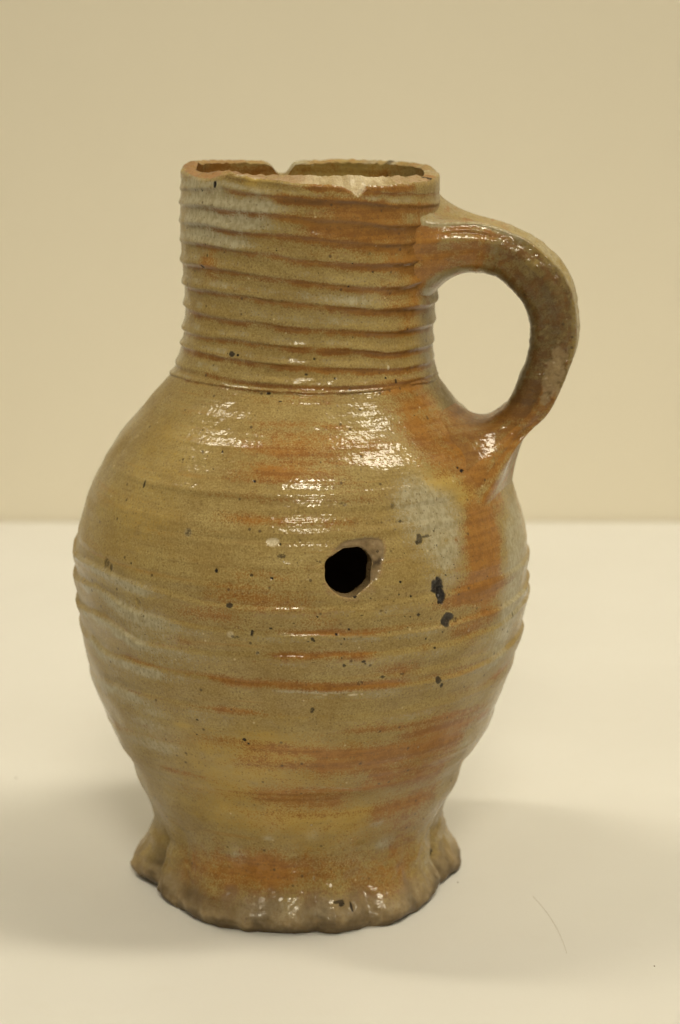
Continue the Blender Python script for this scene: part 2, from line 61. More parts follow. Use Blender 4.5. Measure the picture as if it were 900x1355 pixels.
PITS = [(-134.05,235.77,1.0,1.3,0.35,1.0,0.0,0),(-132.41,239.61,0.6,0.8,0.3,1.0,0.0,0),(-143.02,233.55,0.35,0.5,0.2,1.0,0.0,0),(-123.57,183.84,1.3,1.0,0.1,0.75,0.25,0),(-120.73,183.77,0.5,0.4,0.2,1.0,0.0,0),(-118.36,133.88,1.3,1.5,0.05,0.45,0.2,0),(-95.8,132.78,2.0,1.1,0.15,0,1.0,0),(-94.3,132.17,0.7,0.7,0.2,0.8,0.0,0),(-94.01,128.85,1.6,0.7,0.05,0.5,0.0,0),(-109.44,123.78,0.5,0.55,0.2,0.9,0.0,0),(-100.85,123.17,0.5,0.45,0.15,0.6,0.0,0),(-55.51,116.38,2.4,2.4,0.12,0.85,0.12,1),(-54.76,114.14,1.8,2.2,0.12,0.95,0.0,1),(-55.51,112.17,0.5,0.8,0.2,1.0,0.0,0),(-52.43,106.96,2.6,2.0,0.15,0.8,0.1,1),(-53.32,105.22,2.0,1.6,0.1,0.8,0.15,1),(-50.03,105.18,1.2,1.0,0.05,0.4,0.0,0),(-58.86,131.31,1.5,1.9,0.05,0.6,0.0,0),(-56.97,131.91,1.9,0.6,0.05,0.55,0.0,0),(-59.65,130.54,0.8,0.9,0.1,0.7,0.0,0),(-60.87,108.91,1.1,0.8,0.08,0.75,0.0,0),(-53.9,86.2,1.1,1.1,0.1,0.7,0.1,0),(-52.6,84.32,0.7,1.0,0.1,0.75,0.0,0),(-43.88,81.2,0.6,0.6,0.08,0.6,0.0,0),(-103.31,69.49,0.9,0.8,0.2,1.0,0.0,0),(-102.41,68.2,0.6,0.5,0.2,1.0,0.0,0),(-104.0,68.58,0.4,0.3,0.2,1.0,0.0,0),(-86.33,80.52,0.7,1.0,0.06,0.6,0.0,0),(-100.68,105.55,0.6,1.1,0.2,0.8,0.0,0),(-105.74,104.87,1.3,0.9,0.1,0.15,0.55,0),(-104.67,104.26,1.6,0.5,0.1,0.5,0.0,0),(-105.86,113.81,0.9,0.6,0.15,0.7,0.0,0),(-99.56,99.37,0.7,0.6,0.1,0.5,0.3,0),(-86.94,104.24,0.6,0.6,0.1,0.7,0.0,0),(-86.43,103.51,0.4,0.4,0.1,0.7,0.0,0),(-74.78,96.21,0.8,0.7,0.1,0.8,0.0,0),(-74.37,95.42,0.5,0.4,0.1,0.8,0.0,0),(-69.52,90.32,1.1,0.4,0.08,0.7,0.0,0),(-75.26,89.04,0.9,0.7,0.05,0.45,0.0,0),(-81.36,105.33,0.4,0.4,0.2,1.0,0.0,0),(-78.35,106.66,0.4,0.4,0.2,1.0,0.0,0),(-58.89,101.06,0.5,0.5,0.1,0.8,0.0,0),(-54.38,102.3,0.5,0.6,0.1,0.6,0.0,0),(-56.3,97.57,0.5,0.4,0.1,0.8,0.0,0),(-96.41,107.34,0.5,0.4,0.1,0.7,0.0,0),(-79.43,95.28,0.6,0.6,0.08,0.7,0.0,0),(-64.42,90.49,0.9,0.4,0.05,0.5,0.0,0),(-86.55,96.73,0.7,0.25,0.05,0.5,0.0,0),(-76.68,85.5,1.6,0.45,0.05,0,1.0,0),(-83.48,85.89,1.1,0.3,0.05,0,0.8,0),(-74.61,85.4,0.5,0.3,0.05,0,0.8,0),(-134.4,121.93,0.6,0.6,0.15,0.7,0.0,0),(-137.93,145.0,0.4,1.2,0.1,0.7,0.0,0),(-124.93,161.71,0.35,0.35,0.2,1.0,0.0,0),(-114.66,156.75,0.35,0.3,0.2,1.0,0.0,0),(-103.06,149.47,0.4,0.3,0.2,1.0,0.0,0),(-97.99,170.82,0.8,0.35,0.15,0.9,0.0,0),(-103.62,172.94,0.8,0.4,0.15,0.8,0.0,0),(-38.99,148.26,1.5,0.55,0.35,1.0,0.0,0),(-40.31,149.36,0.8,0.4,0.2,1.0,0.0,0),(-71.61,155.85,0.4,0.3,0.1,0.6,0.0,0),(-65.14,141.87,0.7,1.0,0.05,0.4,0.0,0),(-78.58,143.09,1.6,0.8,0.04,0.35,0.0,0),(-71.87,142.89,0.8,0.5,0.04,0.35,0.0,0),(-63.48,137.15,0.8,0.6,0.05,0.6,0.0,0),(-52.62,176.4,0.5,0.5,0.2,1.0,0.0,0),(-47.36,175.09,0.5,0.7,0.15,0.7,0.0,0),(-88.98,178.68,0.5,0.4,0.1,0.7,0.0,0),(-85.96,183.48,0.5,0.5,0.1,0.7,0.0,0),(-76.59,177.37,0.4,0.3,0.1,0.7,0.0,0),(-72.86,205.64,0.6,0.3,0.1,0.9,0.0,0),(-61.73,209.68,0.5,0.5,0.1,0.7,0.0,0),(-71.18,212.66,0.35,0.35,0.2,1.0,0.0,0),(-103.23,216.58,0.3,0.3,0.2,1.0,0.0,0),(-51.17,179.3,0.5,0.8,-0.2,0,0.9,0),(-140.08,217.2,0.5,0.5,0.1,0.5,0.0,0),(-140.41,213.66,0.4,0.9,0.25,0.6,0.0,0),(-143.74,210.04,0.6,0.5,0.2,0.8,0.0,0),(-144.24,119.32,1.4,1.6,0.4,0.45,0.0,0),(-141.99,118.49,0.9,1.3,0.3,0.5,0.0,0),(-115.74,74.87,0.5,0.3,0.2,1.0,0.0,0),(-116.68,69.32,0.5,0.3,0.2,1.0,0.0,0),(-131.48,110.39,1.0,1.2,0.4,0.3,0.0,0),(-45.77,100.67,0.5,0.5,0.05,0.3,0.5,0),(-27.04,94.43,0.4,0.5,0.2,1.0,0.0,0),(-26.09,100.2,0.5,1.2,0.1,0.5,0.0,0),(-75.1,9.85,1.7,0.5,0.1,0.6,0.0,0),(-70.77,7.37,0.4,1.4,0.15,0.8,0.0,0),(-74.18,8.93,0.9,0.4,0.1,0.7,0.0,0),(-81.37,7.99,2.6,2.6,0.15,0.0,0.25,0),(-95.99,122.52,0.4,0.3,0.2,1.0,0.0,0),(-76.71,116.55,0.5,0.4,0.2,1.0,0.0,0),(-62.72,114.88,0.35,0.35,0.2,1.0,0.0,0),(-65.4,119.84,0.4,0.3,0.2,1.0,0.0,0),(-79.61,103.9,0.3,0.3,0.2,1.0,0.0,0),(-70.44,129.22,0.4,0.5,0.1,0.5,0.0,0)]
HOLE = [(-83.58,126.84),(-82.83,128.11),(-81.53,128.92),(-80.21,129.93),(-78.88,130.73),(-77.01,130.84),(-75.3,130.93),(-74.2,130.42),(-73.2,129.47),(-72.44,128.31),(-71.98,126.97),(-72.2,125.25),(-72.5,123.64),(-72.6,122.01),(-72.82,120.59),(-73.54,119.65),(-74.48,118.73),(-75.61,117.59),(-76.71,116.67),(-77.61,116.39),(-78.5,116.46),(-79.55,116.75),(-80.49,117.25),(-81.45,118.21),(-82.31,119.25),(-82.99,120.5),(-83.59,121.85),(-83.74,123.16),(-83.63,124.46),(-83.69,125.76)]
HOLE_HALO = [(-83.92,127.49),(-81.65,130.86),(-78.82,132.24),(-75.94,133.14),(-73.02,133.56),(-70.11,133.09),(-68.46,131.63),(-68.31,129.0),(-69.0,125.8),(-70.03,122.62),(-71.47,120.56),(-72.16,117.26),(-74.91,116.86),(-76.75,114.95),(-79.4,115.38),(-82.0,116.89),(-84.05,120.33),(-84.35,124.05)]
HOLE_CHIP = [(-80.74,130.62),(-78.43,132.42),(-74.99,133.07),(-71.7,133.03),(-69.42,131.94),(-69.1,129.09),(-69.77,125.88),(-70.89,123.82),(-71.83,120.6),(-72.92,121.15),(-72.04,126.11),(-73.32,129.48),(-76.05,131.21)]
RIM_CHIP = [(-76.06,236.58),(-64.28,236.58),(-65.66,235.03),(-68.71,233.06),(-70.74,233.33),(-72.76,234.72)]
HANDLE = [(47.07,225.47,47.31,205.3),(52.39,223.88,51.65,206.83),(56.72,223.11,55.03,207.13),(61.54,221.87,57.21,206.81),(66.36,220.15,59.87,206.02),(71.19,217.96,62.79,204.63),(75.55,214.93,65.72,202.27),(79.19,211.88,67.93,199.9),(82.38,207.99,69.91,197.28),(84.88,203.36,71.42,193.92),(86.56,197.86,72.33,190.55),(87.44,191.36,72.51,187.15),(87.58,185.79,72.1,183.73),(86.63,180.42,71.32,180.05),(85.16,176.48,70.07,175.85),(83.45,172.28,68.45,171.64),(81.39,167.06,66.46,167.39),(78.6,162.06,64.45,163.88),(74.31,157.72,61.56,161.45),(70.0,153.62,58.15,160.23),(65.66,150.25,55.22,159.15)]
SCAR = [(82.43,182.01,2.6,4.2),(81.12,176.69,3.6,4.6),(79.56,171.82,3.2,4.2),(78.21,168.15,2.0,2.4)]

# ------------------------------------------------------------------ node helpers
class NT:
    def __init__(self, mat):
        mat.use_nodes = True
        self.t = mat.node_tree
        self.t.nodes.clear()
        self.out = self.t.nodes.new('ShaderNodeOutputMaterial')
        self.bsdf = self.t.nodes.new('ShaderNodeBsdfPrincipled')
        self.t.links.new(self.bsdf.outputs[0], self.out.inputs['Surface'])
    def link(self, a, b): self.t.links.new(a, b)
    def n(self, kind): return self.t.nodes.new(kind)
    def put(self, sock, v):
        if hasattr(v, 'is_output'): self.link(v, sock)
        elif isinstance(v, (tuple, list)):
            sock.default_value = tuple(v) + ((1,) if len(v) == 3 and len(sock.default_value) == 4 else ())
        else: sock.default_value = v
    def math(self, op, a, b=0.0, c=0.0, clamp=False):
        m = self.n('ShaderNodeMath'); m.operation = op; m.use_clamp = clamp
        for i, v in enumerate((a, b, c)): self.put(m.inputs[i], v)
        return m.outputs[0]
    def mix(self, f, a, b, mode='MIX'):
        m = self.n('ShaderNodeMix'); m.data_type = 'RGBA'; m.blend_type = mode
        self.put(m.inputs[0], f); self.put(m.inputs[6], a); self.put(m.inputs[7], b)
        return m.outputs[2]
    def ramp(self, v, lo, hi, a=0.0, b=1.0):
        m = self.n('ShaderNodeMapRange'); m.interpolation_type = 'SMOOTHSTEP'
        self.put(m.inputs[0], v); m.inputs[1].default_value = lo; m.inputs[2].default_value = hi
        m.inputs[3].default_value = a; m.inputs[4].default_value = b
        return m.outputs[0]
    def vec(self, scale):
        tc = self.n('ShaderNodeTexCoord'); mp = self.n('ShaderNodeMapping')
        mp.inputs['Scale'].default_value = scale
        self.link(tc.outputs['Object'], mp.inputs['Vector'])
        return mp.outputs[0]
    def noise(self, vec, scale=1.0, detail=2.0, rough=0.5):
        m = self.n('ShaderNodeTexNoise')
        self.link(vec, m.inputs['Vector'])
        m.inputs['Scale'].default_value = scale; m.inputs['Detail'].default_value = detail
        m.inputs['Roughness'].default_value = rough
        return m.outputs[0]
    def voro(self, vec, scale, rnd=1.0):
        m = self.n('ShaderNodeTexVoronoi'); self.link(vec, m.inputs['Vector'])
        m.inputs['Scale'].default_value = scale; m.inputs['Randomness'].default_value = rnd
        return m.outputs['Distance'], m.outputs['Color']
    def attr(self, name):
        a = self.n('ShaderNodeAttribute'); a.attribute_name = name
        s = self.n('ShaderNodeSeparateColor'); self.link(a.outputs['Color'], s.inputs[0])
        return s.outputs[0], s.outputs[1], s.outputs[2], a.outputs['Alpha']
    def bump(self, h, strength, dist, nrm=None):
        b = self.n('ShaderNodeBump'); b.inputs['Strength'].default_value = strength
        b.inputs['Distance'].default_value = dist
        self.link(h, b.inputs['Height'])
        if nrm is not None: self.link(nrm, b.inputs['Normal'])
        return b.outputs[0]

def stoneware_material():
    mat = bpy.data.materials.new('salt_glazed_stoneware'); N = NT(mat); B = N.bsdf
    rust, grey, yel, dark = N.attr('stain_shade')
    pit, pale, gloss, raw = N.attr('wear')
    P = N.vec((1, 1, 1))
    fine = N.noise(P, 1900, 2.0, 0.6)
    mid = N.noise(P, 420, 3.0, 0.55)
    big = N.noise(P, 75, 3.0, 0.5)
    band = N.noise(N.vec((14, 14, 520)), 1.0, 3.0, 0.6)      # throwing streaks
    # clay body under a thin glaze
    base = N.mix(N.ramp(big, .3, .7), (.295,.21,.068), (.345,.265,.10))
    base = N.mix(N.ramp(fine, .35, .68), base, N.mix(0.5, base, (.175,.103,.030)))
    grain = N.noise(P, 1500, 2.0, 0.65)
    base = N.mix(N.ramp(grain, .36, .62), N.mix(.24, base, (.175,.103,.030)), N.mix(.08, base, (.62, .48, .22)))
    base = N.mix(N.math('MULTIPLY', N.ramp(N.noise(N.vec((1,1,1.6)), 210, 4, .65), .46, .70), .30), base, (.175,.103,.030))
    jitter = N.math('ADD', N.math('MULTIPLY', N.math('SUBTRACT', fine, .5), 1.5),
                    N.math('ADD', N.math('MULTIPLY', N.math('SUBTRACT', mid, .5), .55),
                           N.math('MULTIPLY', N.math('SUBTRACT', band, .5), .45)))
    def mask(v, gain=1.0, lo=.16, hi=.84):
        j = N.math('MULTIPLY', jitter, N.math('MULTIPLY', gain, N.ramp(v, 0.0, .25)))
        return N.ramp(N.math('ADD', v, j), lo, hi)
    # faint streaks everywhere, so that no patch stays even
    streak = N.math('MULTIPLY', N.ramp(band, .52, .75), N.ramp(big, .38, .62))
    base = N.mix(N.math('MULTIPLY', streak, .34), base, (.315,.136,.022))
    greycol = N.mix(N.ramp(N.noise(N.vec((1,1,.55)), 800, 2, .6), .36, .64), (.295,.25,.145), (.39,.345,.23))
    base = N.mix(mask(grey, .8), base, greycol)
    base = N.mix(N.math('MULTIPLY', mask(yel, .8), .75), base, (.43,.295,.07))
    rustcol = N.mix(N.ramp(N.math('ADD', N.math('MULTIPLY', N.math('ADD', mid, fine), .5), N.math('MULTIPLY', N.math('SUBTRACT', band, .5), .8)), .36, .66), (.315,.136,.022), (.215,.082,.013))
    base = N.mix(N.math('MULTIPLY', mask(rust, 1.0), .88), base, rustcol)
    # pin-head specks, iron dark and ash pale
    d1, c1 = N.voro(P, 330)
    s1 = N.n('ShaderNodeSeparateColor'); N.link(c1, s1.inputs[0])
    spot = N.math('MULTIPLY', N.math('LESS_THAN', s1.outputs[0], .14), N.ramp(d1, .10, .22, 1, 0))
    base = N.mix(N.math('MULTIPLY', spot, .75), base, (.07, .042, .02))
    spotp = N.math('MULTIPLY', N.math('LESS_THAN', s1.outputs[1], .07), N.ramp(d1, .06, .17, 1, 0))
    base = N.mix(N.math('MULTIPLY', spotp, .55), base, (.62, .50, .28))
    d2, c2 = N.voro(P, 950)
    s2 = N.n('ShaderNodeSeparateColor'); N.link(c2, s2.inputs[0])
    spk = N.math('MULTIPLY', N.math('LESS_THAN', s2.outputs[0], .30), N.ramp(d2, .14, .38, 1, 0))
    base = N.mix(N.math('MULTIPLY', spk, .5), base, (.12, .07, .03))
    # bare clay where it broke, pits and ash spots
    rawcol = N.mix(N.ramp(mid, .35, .7), (.25, .175, .105), (.33, .25, .16))
    base = N.mix(raw, base, rawcol)
    base = N.mix(pale, base, N.mix(N.ramp(fine, .3, .7), (.60, .52, .36), (.46, .38, .25)))
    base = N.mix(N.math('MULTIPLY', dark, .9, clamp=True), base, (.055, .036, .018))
    pitm = N.math('MULTIPLY', N.ramp(N.math('ADD', pit, N.math('MULTIPLY', N.math('SUBTRACT', fine, .5), N.math('MULTIPLY', .9, N.ramp(pit, 0, .3)))), .10, .62), N.math('ADD', .35, N.math('MULTIPLY', .75, pit)), clamp=True)
    base = N.mix(pitm, base, N.mix(N.ramp(fine, .50, .74), (.010, .008, .0075), (.055, .04, .03)))
    N.link(base, B.inputs['Base Color'])
    dull = N.math('MAXIMUM', raw, N.math('MULTIPLY', pale, .7), clamp=True)
    rgh = N.math('ADD', .52, N.math('MULTIPLY', N.ramp(mid, .3, .7), .10))
    N.link(N.math('ADD', rgh, N.math('MULTIPLY', dull, .35)), B.inputs['Roughness'])
    patch = N.ramp(N.noise(P, 55, 2.0, .5), .38, .62, .45, 1.0)
    coat = N.math('MULTIPLY', N.math('MULTIPLY', N.math('SUBTRACT', 1.0, dull, clamp=True), patch), .8)
    coat = N.math('MULTIPLY', coat, N.math('SUBTRACT', 1.0, N.math('MULTIPLY', pit, .9), clamp=True))
    N.link(N.math('ADD', coat, N.math('MULTIPLY', gloss, .6)), B.inputs['Coat Weight'])
    B.inputs['Coat Roughness'].default_value = .145
    B.inputs['Coat IOR'].default_value = 1.5
    B.inputs['Specular IOR Level'].default_value = .12
    # orange-peel glaze and fine turning lines
    peel = N.noise(P, 620, 1.0, .5)
    n1 = N.bump(N.noise(N.vec((10, 10, 640)), 1.0, 2.0, .6), .75, .00024)
    n2 = N.bump(peel, .62, .0003, n1)
    n3 = N.bump(fine, .22, .00012, n2)
    N.link(n3, B.inputs['Normal']); N.link(n2, B.inputs['Coat Normal'])
    return mat

def table_material():
    mat = bpy.data.materials.new('white_table_laminate'); N = NT(mat); B = N.bsdf
    P = N.vec((1, 1, 1))
    c = N.mix(N.ramp(N.noise(P, 9, 3, .5), .3, .7), (.635, .622, .595), (.66, .65, .625))
    c = N.mix(N.math('MULTIPLY', N.ramp(N.noise(P, 60, 4, .6), .56, .75), .05), c, (.50, .45, .36))
    d, col = N.voro(P, 38)
    s = N.n('ShaderNodeSeparateColor'); N.link(col, s.inputs[0])
    speck = N.math('MULTIPLY', N.math('LESS_THAN', s.outputs[0], .16), N.ramp(d, .012, .03, 1, 0))
    c = N.mix(N.math('MULTIPLY', speck, .5), c, (.42, .34, .24))
    N.link(c, B.inputs['Base Color'])
    B.inputs['Roughness'].default_value = .55
    B.inputs['Specular IOR Level'].default_value = .3
    N.link(N.bump(N.noise(P, 900, 2, .5), .12, .0002), B.inputs['Normal'])
    return mat

def wall_material():
    mat = bpy.data.materials.new('painted_wall'); N = NT(mat); B = N.bsdf
    P = N.vec((1, 1, 1))
    c = N.mix(N.ramp(N.noise(P, 3, 3, .5), .3, .7), (.785,.73,.605), (.80,.745,.62))
    N.link(c, B.inputs['Base Color'])
    B.inputs['Roughness'].default_value = .8
    N.link(N.bump(N.noise(P, 260, 3, .6), .2, .0006), B.inputs['Normal'])
    return mat

M_STONE, M_TABLE, M_WALL = stoneware_material(), table_material(), wall_material()

# ------------------------------------------------------------------ mesh helpers
def mesh_obj(name, verts, faces, mat, parent=None, normals=None, stain_shade=None, wear=None, smooth=True):
    verts = np.asarray(verts, np.float32); faces = np.asarray(faces, np.int32)
    me = bpy.data.meshes.new(name)
    me.vertices.add(len(verts)); me.vertices.foreach_set('co', verts.ravel())
    k = faces.shape[1]
    me.loops.add(faces.size); me.loops.foreach_set('vertex_index', faces.ravel())
    me.polygons.add(len(faces))
    me.polygons.foreach_set('loop_start', np.arange(0, faces.size, k, dtype=np.int32))
    me.polygons.foreach_set('use_smooth', np.full(len(faces), smooth))
    me.update(calc_edges=True)
    for nm, arr in (('stain_shade', stain_shade), ('wear', wear)):
        if arr is not None:
            at = me.attributes.new(nm, 'FLOAT_COLOR', 'POINT')
            at.data.foreach_set('color', np.ascontiguousarray(arr, np.float32).ravel())
    me.validate()
    if normals is not None:
        me.normals_split_custom_set_from_vertices(np.asarray(normals, float).tolist())
    me.materials.append(mat)
    o = bpy.data.objects.new(name, me); C.objects.link(o)
    o.parent = parent
    return o

def box(x0, x1, y0, y1, z0, z1):
    v = [(x0,y0,z0),(x1,y0,z0),(x1,y1,z0),(x0,y1,z0),(x0,y0,z1),(x1,y0,z1),(x1,y1,z1),(x0,y1,z1)]
    f = [(0,3,2,1),(4,5,6,7),(0,1,5,4),(1,2,6,5),(2,3,7,6),(3,0,4,7)]
    return v, f

_rng = np.random.RandomState(7)
_tabs = [_rng.rand(512, 512) for _ in range(8)]
def vnoise(u, v, nwrap, seed=0):
    t = _tabs[seed % 8]
    iu = np.floor(u).astype(int); iv = np.floor(v).astype(int)
    fu = u - iu; fv = v - iv
    fu = fu*fu*(3-2*fu); fv = fv*fv*(3-2*fv)
    a = iu % nwrap; b = (iu+1) % nwrap; iv = iv + 37*seed
    g = lambda i, j: t[i % 512, j % 512]
    return (g(a,iv)*(1-fu)+g(b,iv)*fu)*(1-fv)+(g(a,iv+1)*(1-fu)+g(b,iv+1)*fu)*fv - .5
def wrapnoise(TH, Z, scale, seed=0, octaves=2, zs=1.0):      # scale in mm, round the jug without a seam
    out = 0; amp = 1.
    for k in range(octaves):
        n = max(3, int(round(2*math.pi*60/scale)))
        out = out + amp*vnoise((TH/360.0+1)*n, Z*1000/(scale*zs)+50, n, seed+k)
        amp *= .5; scale *= .5
    return out
def sstep(a, b, x):
    t = np.clip((x-a)/(b-a), 0, 1); return t*t*(3-2*t)

# ------------------------------------------------------------------ jug body: one surveyed grid, cut into neck, belly and foot
PROF = np.array(PROFILE)/1000.0
def prof_r(z): return np.interp(z, PROF[:,0], PROF[:,1])
def prof_x(z): return np.interp(z, PROF[:,0], PROF[:,2])
def round_curve(pts, smooth=5):
    """height (m) as a periodic function of the angle, one sample per degree"""
    p = np.array(sorted(pts)); a = np.arange(-360, 720)
    z = np.interp(a, p[:,0], p[:,1], period=360)
    if smooth:
        k = np.hanning(smooth*2+3)[1:-1]; k /= k.sum(); z = np.convolve(z, k, 'same')
    return a, z/1000.0
def curve_at(c, th): return np.interp(np.mod(th+180, 360)-180, c[0], c[1])

theta = np.concatenate([np.arange(-200, 20, .27), np.linspace(20, 160, 141)[:-1]])
nc = len(theta)
ZTOP = 0.2372
zrow = np.linspace(ZTOP, 0, 705); nr = len(zrow)
TH = np.broadcast_to(theta, (nr, nc)); ZL = np.broadcast_to(zrow[:,None], (nr, nc))

rim_pts_out = RIM_OUT + [(a if a > 15 else 15, z) for a, z in RIM_BACK if a > 0] + [(177, 238.6)]
rim_pts_in = RIM_IN + [(a, z+.2) for a, z in RIM_BACK if a > 0]
zo_c, zi_c = round_curve(rim_pts_out, 1), round_curve(rim_pts_in, 2)
rag = lambda th, s, sc: wrapnoise(th, np.zeros_like(th), sc, s, 3)
zo = curve_at(zo_c, theta) + rag(theta, 1, 3.0)*.0005
zi = curve_at(zi_c, theta) + rag(theta, 3, 3.5)*.0006
Z = ZL + (zo-ZTOP)[None,:]*sstep(.2235, ZTOP, ZL)

R = prof_r(np.clip(ZL, 0, .245)); X0 = prof_x(ZL)
# rings turned into the neck: each swells slowly and drops sharply into the groove below it
gc = [curve_at(round_curve(g), theta) + wrapnoise(theta, np.zeros_like(theta)+.031*i, 11, i % 8, 2)*.0004 for i, g in enumerate(NECK_GROOVES)]
gc.insert(0, gc[0] + .0042)
ang = np.mod(theta+180, 360)-180
ampn = np.interp(ang, [-180,-150,-100,-40,0,90,180], [.72,.80,.85,.85,.6,.6,.72])
gn = wrapnoise(TH, Z, 22, 2, 2)
DH = np.zeros((nr, nc)); tph = np.full((nr, nc), -1.0); bph = np.full((nr, nc), -1.0)
for k in range(len(gc)-1):
    t = (gc[k][None,:]-Z)/(gc[k]-gc[k+1])[None,:]
    m = (t >= 0) & (t < 1)
    tc = np.clip(t, 0, 1)
    h = np.where(t < .82, .25*tc/.8 + .75*sstep(.40, .84, tc), .5+.5*np.cos(np.pi*np.clip((t-.82)/.18,0,1)))
    A = [.35,.75,.9,.9,.95,1.,.95,.95,.85,.6,.8][k]*.00108
    tph = np.where(m, t, tph)
    DH += np.where(m, A*(h-.45)*ampn[None,:]*np.clip(1+1.3*gn, .25, 1.8), 0)
last = gc[-1][None,:]-Z
DH += np.where(last >= 0, -.00038*np.exp(-np.clip(last,0,None)/.0012), 0)
# throwing ridges on the belly: a ledge at each line that fades downward
bc = [curve_at(round_curve(g, 4), theta) for g in BELLY_RINGS]
bc.append(bc[-1]-.013)
ampb = np.interp(ang, [-180,-165,-150,-135,-115,-80,-40,-15,0,90,180], [1.0,1.0,.9,.72,.62,.6,.65,.75,.85,.8,1.0])
bw = wrapnoise(TH, Z, 9, 4, 3)*.0016*np.interp(ang, [-180,-150,-125,-60,0,180], [1,1,.5,.3,.6,1])[None,:]
for k in range(len(bc)-1):
    t = (bc[k][None,:]-Z-bw)/(bc[k]-bc[k+1])[None,:]
    h = sstep(-.10, .10, t)*np.clip(1-t, 0, 1)**1.15
    bph = np.where((t > 0) & (t < 1), t, bph)
    A = [.0013,.0014,.0014,.0013,.0008,.0004][k]
    DH += np.where((t > -.2) & (t < 1), A*h*ampb[None,:]*(1+.5*wrapnoise(TH, Z, 18, 5, 2)), 0)
DH -= .00025*sstep(.08,.09,Z)*(1-sstep(.113,.118,Z))*ampb[None,:]
# hand made: slow wobble, finer dents
DH += wrapnoise(TH, Z, 34, 6, 2)*.0007*sstep(.0,.02,Z) + wrapnoise(TH, Z, 7, 1, 2, .5)*.00022
DH += wrapnoise(TH, Z, 60, 3, 1, .03)*(.00022+.0002*sstep(.135,.148,Z))*sstep(.03,.06,Z)*(1-sstep(.160,.172,Z))
DH += wrapnoise(TH, Z, 150, 5, 2, .034)*.00055*sstep(.03,.06,Z)*(1-sstep(.162,.174,Z))

# thumbed foot
FT = [(-179,57.4),(-174,58.3),(-169,56.6),(-161,53.6),(-156,52.0),(-151,54.0),(-145,54.6),(-138.5,52.6),(-132,54.2),(-124,56.6),(-116,57.9),(-110,57.2),(-106,57.6),(-98,57.2),(-90,57.0),(-83,55.6),(-77,57.2),(-70,57.0),(-64.5,55.8),(-57,57.9),(-50,56.8),(-42,55.3),(-34,54.0),(-26,52.6),(-18,51.0),(-12,53.2),(-4,55.6),(3,56.4),(9,57.2),(14,56.6),(18,55.2),(26,57),(40,57.4),(48,54.6),(60,57.5),(74,57.6),(82,55),(95,57.4),(110,57.3),(118,54.6),(130,57.3),(146,57.5),(153,55.2),(160,58.2),(168,56.3),(174,57.2)]
ft = np.interp(theta, *np.array(sorted(FT)).T, period=360)/1000 + wrapnoise(theta, np.zeros_like(theta), 7, 1, 3)*.0007
ft = .0562+(ft-.0562)*.95-.0008
kk = np.ones(5)/5
w_foot = np.interp(ZL, [0,.004,.010,.016,.022,.034], [1,1,.85,.5,.25,0])
DH = DH*sstep(.004,.03,ZL) + (ft[None,:]-.0562)*w_foot
cusps = [(-174,0.3),(-157,1.2),(-138.5,.6),(-111,.5),(-83,.7),(-64.5,.8),(-45,.4),(-19,1.2),(18,.8),(50,1),(82,.8),(118,1),(152,.8)]
for ca, cw in cusps:
    dth = np.mod(theta-ca+180,360)-180
    DH -= (.0016*cw*np.exp(-(dth/3.2)**2))[None,:]*np.interp(ZL,[0,.003,.014,.032],[.35,.8,1,0])
DH += wrapnoise(TH, Z, 9, 2, 3, .7)*.0017*(1-sstep(.012,.034,ZL)) + wrapnoise(TH, Z, 20, 4, 2, .6)*.0012*(1-sstep(.008,.013,ZL))
lift = (wrapnoise(theta, np.zeros_like(theta), 26, 5, 2)*.0016+.0004).clip(0, .0011)
Z = Z + lift[None,:]*(1-sstep(0,.012,ZL))

# ---- stains and painted ridge shade, pits, hole
ST = np.zeros((nr, nc, 4)); WR = np.zeros((nr, nc, 4))
THW = np.mod(TH+180, 360)-180
def rows_between(z0, z1):
    i0 = int(np.searchsorted(-zrow, -(z1+.006))); i1 = int(np.searchsorted(-zrow, -(z0-.004)))
    return slice(max(i0-2,0), min(i1+2,nr))
wob = wrapnoise(TH, Z, 6, 3, 3)
wob2 = wrapnoise(TH, Z, 3.0, 6, 3)
streakn = wrapnoise(TH, Z, 26, 1, 3, .12)
for pts, w, ru, gr, ye, da in STROKES:  # includes lit ledges and shaded hollows painted on the left belly ridges
    p = np.array(sorted(pts)); zs = np.interp(ang, p[:,0], p[:,1])/1000
    endf = np.clip(np.minimum(ang-p[0,0]+2, p[-1,0]+2-ang)/9.0, 0, 1); endf = endf*endf*(3-2*endf)
    cols = np.where(endf > 0)[0]
    if len(cols) == 0: continue
    sl = rows_between(zs[cols].min()-3*w/1000, zs[cols].max()+3*w/1000)
    cs = slice(cols[0], cols[-1]+1)
    d = (Z[sl,cs]-zs[None,cs])*1000 + wob[sl,cs]*.9*min(w,1.2)
    e = np.exp(-.5*(d/w)**2)*endf[None,cs]*np.clip(.95+.7*wob[sl,cs],.5,1.25)
    for j, v in enumerate((ru, gr, ye, da)):
        if v: ST[sl,cs,j] = np.maximum(ST[sl,cs,j], v*e) + .25*np.minimum(ST[sl,cs,j], v*e)
for a, z, rx, ry, ru, gr, ye, da in BLOBS:
    rm = float(prof_r(z/1000))*1000
    sl = rows_between((z-2.6*ry)/1000, (z+2.6*ry)/1000)
    dx = (np.mod(TH[sl]-a+180,360)-180)*math.pi/180*rm; dz = Z[sl]*1000-z
    q = (dx/rx)**2+(dz/ry)**2
    e = np.exp(-.75*q*np.clip(1+.6*wob[sl]+1.0*streakn[sl],.3,2))*(1+.9*streakn[sl]+.3*wob2[sl])
    e *= (q < 7)
    for j, v in enumerate((ru, gr, ye, da)):
        if v: ST[sl,:,j] += v*e
nk = tph >= 0
groove = np.where(nk, sstep(.76,.92,tph)+(1-sstep(.08,.36,tph)), 0)
